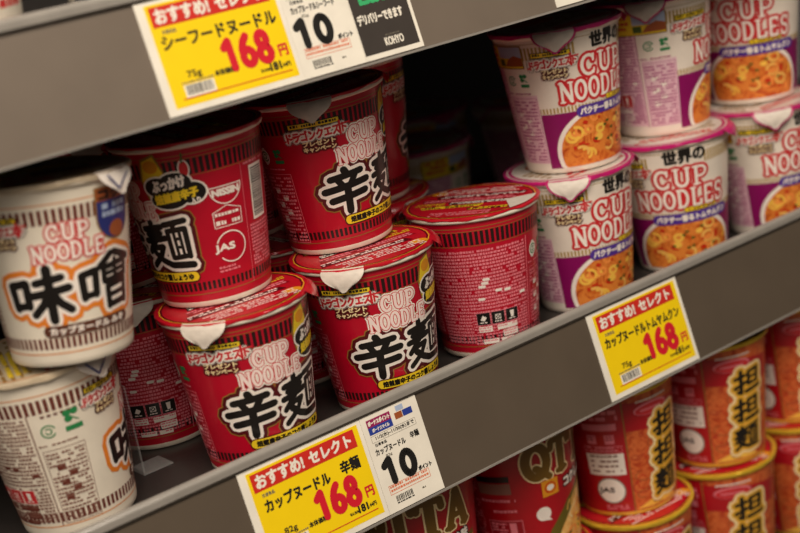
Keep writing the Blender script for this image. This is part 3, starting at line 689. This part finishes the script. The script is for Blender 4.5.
# ------------------------------------------------------------------ price tags on the rails
L_ = math.hypot(15.5, 64.5); DY, DZ = -15.5/L_, -64.5/L_      # down the rail face
NY, NZ = -64.5/L_, 15.5/L_                                    # out of the face
def on_rail(s0, t0, S):
    def f(x, y, z):      # x along the rail, y up the face
        d = t0-y
        return (x, DY*d+NY*z, DZ*d+NZ*z)
    return f
def tag_root(name, label, cat, s, S, group):
    return empty(name, label, cat, group, (s*MM, 0, (15.7+S)*MM))
def card(name, parent, w, h, m, z, thick=.5, x0=0., y0=0.):
    """thin card standing on the rail face; y0.. measured down from the rail top"""
    V, F = [], []
    P = [(x0, y0), (x0+w, y0), (x0+w, y0+h), (x0, y0+h)]
    for zz in (z, z+thick):
        for x, d in P: V.append((x*MM, (DY*d+NY*zz)*MM, (DZ*d+NZ*zz)*MM))
    F = [(3, 2, 1, 0)[::-1] if 0 else (0, 1, 2, 3), (7, 6, 5, 4), (0, 4, 5, 1), (1, 5, 6, 2), (2, 6, 7, 3), (3, 7, 4, 0)]
    o = build(name, V, F, [0]*6, [m], parent)
    bm = bmesh.new(); bm.from_mesh(o.data); bmesh.ops.recalc_face_normals(bm, faces=bm.faces[:]); bm.to_mesh(o.data); bm.free()
    return o
def pr_art(name, art, parent, z):   # art: x right, y = -distance down from the rail top
    return flat(name, art, parent, lambda x, y, k: (x, DY*(-y)+NY*(z+k), DZ*(-y)+NZ*(z+k)), .06)
def yellow_tag(s, S, w, product, flavour, weight, label):
    t = tag_root('price_tag', label, 'price tag', s, S, 'yellow shelf price tags')
    card('backing_card', t, w, 66, 'tag_white', .3, .5, 0, -.3)
    card('yellow_panel', t, w-8.5, 58.6, 'tag_yellow', .8, .12, 5.5, 3.5)
    Z = .98; q = w/96
    a = Art(); a.rect(8*q, -16.5, 89*q, -5, 'tag_red', 1); a.text('おすすめ!', 29*q, -10.7, 36*q, 8, 'tag_white', 2, .42); a.text('セレクト', 68.5*q, -10.7, 33*q, 7.4, 'tag_white', 2, .42)
    pr_art('header_banner', a, t, Z)
    a = Art()
    if flavour:
        a.text(product, 37*q, -26.5, 50*q, 7.6, 'tag_black', 1, .38); a.text(flavour, 79*q, -25, 15*q, 8, 'tag_black', 1, .38)
    else: a.text(product, 49.5*q, -25.8, 79*q, 7.4, 'tag_black', 1, .36)
    a.text('日清食品', 17*q, -19.6, 9*q, 2.3, 'tag_grey', 1, .08)
    pr_art('product_name', a, t, Z)
    a = Art(); a.letters('168', 45*q, 80.5*q, -50, -31.5, [(0, 'price_red', 2, 5.0*q)]); a.text('円', 87*q, -45.5, 6*q, 6.5, 'price_red', 2, .3)
    pr_art('price_figures', a, t, Z)
    a = Art(); a.text(weight, 24*q, -45.8, 9.5*q, 4.8, 'tag_black', 1, .14); a.text('本体価格', 44*q, -48.6, 14*q, 3.4, 'tag_black', 1, .16); a.text('181', 78.5*q, -53.4, 7.4*q, 4.4, 'tag_black', 2, .34); a.text('.44円', 86*q, -54, 6*q, 2.6, 'tag_black', 2, .12); a.text('税込価格', 71*q, -54.2, 7*q, 1.9, 'tag_black', 1, .05)
    a.rows(14*q, 36*q, -50.4, -48.8, 'tag_grey', 1, 5, 1.1, 7, .9, .6, 1.6)
    a.rect(14.5*q, -57.6, 35*q, -50.6, 'tag_white', 1); a.barcode(16*q, 33.6*q, -56.4, -51, 'tag_black', 2, int(s)); a.rect(12*q, -58.4, 89*q, -57.8, 'tag_red', 1)
    pr_art('small_print', a, t, Z)
    return t
def points_tag(s, S, w, product, label):
    t = tag_root('points_tag', label, 'points tag', s, S, 'white bonus points tags')
    card('backing_card', t, w, 66, 'tag_white', .3, .55, 0, -.3)
    Z = .9
    a = Art(); a.rect(4, -9.2, 23, -4.2, 'tag_purple', 1); a.rect(4, -14, 23, -9.2, 'tag_blue', 1); a.text('ボーナスポイント', 13.5, -6.7, 17, 2.9, 'tag_white', 2, .2); a.text('ボーナスマイル', 13.5, -11.6, 13.5, 2.3, 'tag_white', 2, .14)
    a.rect(28, -6.4, 34, -3, 'tag_lightblue', 1); a.rect(26, -11.2, 32, -7, 'badge_brown', 1); a.rect(32.4, -11.2, 40, -7, 'tag_blue', 1)
    pr_art('bonus_banner', a, t, Z)
    a = Art(); a.text('11/2(水)~11/30(水)まで', 23, -16.9, 31, 3, 'tag_black', 1, .1); a.box(4, -19.2, 40, -14.8, .18, 'tag_grey', 1); a.text('日清食品', 10, -21, 9, 2, 'tag_black', 1, .06)
    a.text(product, 16 if len(product) < 9 else 20, -25.6, 24 if len(product) < 9 else 31, 4.2, 'tag_black', 1, .18)
    if len(product) < 9: a.text('辛麺', 36, -24.4, 7, 4.2, 'tag_black', 1, .16)
    a.text('82g', 13, -30, 5, 2, 'tag_grey', 1, .05); a.text('ポイント', 36.2, -46.6, 10.5, 3, 'tag_black', 1, .22)
    a.box(5, -54.6, 38, -48.6, .3, 'tag_orange', 1); a.rows(6, 37, -54, -49, 'tag_orange', 1, 2.4, 1.5, 9, .9, .8, 2); a.barcode(8, 22, -60, -56.3, 'tag_black', 1, 4); a.rows(8, 22, -61.8, -60.5, 'tag_black', 1, 4, .9, 10); a.rows(29, 32, -60, -58.6, 'tag_grey', 1, 4, 1, 11)
    pr_art('small_print', a, t, Z)
    a = Art(); a.letters('10', 3.5-.00006*S*S*.5, 32-.00006*S*S*.5, -48.2, -31.2, [(0, 'tag_black', 2, 4.9)])
    pr_art('point_figures', a, t, Z)
    return t
yellow_tag(194.2, 0, 92.4, 'カップヌードル', '辛麺', '82g', 'yellow 168 yen price tag for 82g red spicy cups, on the middle shelf edge')
points_tag(286.8, 0, 45.4, 'カップヌードル', 'white 10 points tag on the middle shelf edge, beside the 82g yellow tag')
yellow_tag(489.2, 0, 93.6, 'カップヌードルトムヤムクン', None, '75g', 'yellow 168 yen price tag below the white tom yum cups on the middle shelf edge')
yellow_tag(195, S_UP, 91.5, 'シーフードヌードル', None, '75g', 'yellow 168 yen seafood noodle price tag, on the upper shelf edge')
points_tag(286.6, S_UP, 44.8, 'カップヌードルシーフード', 'white 10 points tag on the upper shelf edge, between yellow and black cards')
t = tag_root('delivery_card', 'black delivery card with green and white lettering on the upper shelf edge', 'card', 331.6, S_UP, None)
card('backing_card', t, 45, 66, 'tag_white', .3, .5, 0, -.3); card('dark_panel', t, 42, 61.2, 'tag_dark', .8, .12, .6, 1.4)
a = Art(); a.text('Eats', 21, -27, 26, 10, 'tag_green', 1, .6); a.text('Uber', 16, -13, 18, 6, 'tag_white', 1, .4); a.text('デリバリーできます', 19.6, -41, 34, 6, 'tag_white', 1, .3)
a.text('KOHYO', 24.5, -57, 14, 4.8, 'tag_white', 1, .2); a.rows(19, 30, -53.8, -52.6, 'tag_grey', 1, 4, .8, 12)
pr_art('card_lettering', a, t, .98)
t = tag_root('price_tag', 'price tag at the top frame edge, only its white lower corner in view', 'price tag', 490.8, S_UP, 'yellow shelf price tags')
card('backing_card', t, 93, 66, 'tag_white', .3, .5, 0, -.3); card('yellow_panel', t, 84.5, 56, 'tag_yellow', .8, .12, 5.5, 3.5)

# ------------------------------------------------------------------ the setting
def struct(o): o['kind'] = 'structure'; return o
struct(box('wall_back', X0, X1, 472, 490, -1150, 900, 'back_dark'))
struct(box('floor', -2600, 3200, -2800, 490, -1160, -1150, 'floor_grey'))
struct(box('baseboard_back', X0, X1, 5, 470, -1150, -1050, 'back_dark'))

# ------------------------------------------------------------------ light
def area(name, loc, tgt, sx, sy, power, col):
    l = bpy.data.lights.new(name, 'AREA'); l.shape = 'RECTANGLE'; l.size = sx; l.size_y = sy; l.energy = power; l.color = col
    o = bpy.data.objects.new(name, l); C.objects.link(o); o.location = loc
    o.rotation_euler = (Vector(tgt)-Vector(loc)).to_track_quat('-Z', 'Y').to_euler(); return o
area('ceiling_light', (-.15, -.95, 1.45), (.25, 0, .08), 2.0, .5, 36, (1, .88, .74))
area('aisle_light', (-1.1, -1.5, 1.35), (.2, 0, .1), 1.2, .7, 12, (1, .87, .73))
w = bpy.data.worlds.new('store_ambience'); bpy.context.scene.world = w; w.use_nodes = True
w.node_tree.nodes['Background'].inputs[0].default_value = (1, .86, .74, 1); w.node_tree.nodes['Background'].inputs[1].default_value = .065

# ------------------------------------------------------------------ camera
cd = bpy.data.cameras.new('camera'); cam = bpy.data.objects.new('camera', cd); C.objects.link(cam)
cd.sensor_width = 36; cd.lens = 1483.5*36/800; cd.clip_start = .05
r = Vector((0.7750184, -0.60804257, -0.17213573)); u = Vector((0.30178446, 0.11679194, 0.94619543)); f = Vector((0.55522303, 0.78526676, -0.2740137))
from mathutils import Matrix
M = Matrix(((r.x, u.x, -f.x, -.18326), (r.y, u.y, -f.y, -.74009), (r.z, u.z, -f.z, .35783), (0, 0, 0, 1)))
cam.matrix_world = M
cd.dof.use_dof = True; cd.dof.focus_distance = .965; cd.dof.aperture_fstop = 4.8
sc = bpy.context.scene; sc.camera = cam
sc.view_settings.view_transform = 'Standard'; sc.view_settings.look = 'None'; sc.view_settings.exposure = 0; sc.view_settings.gamma = 1
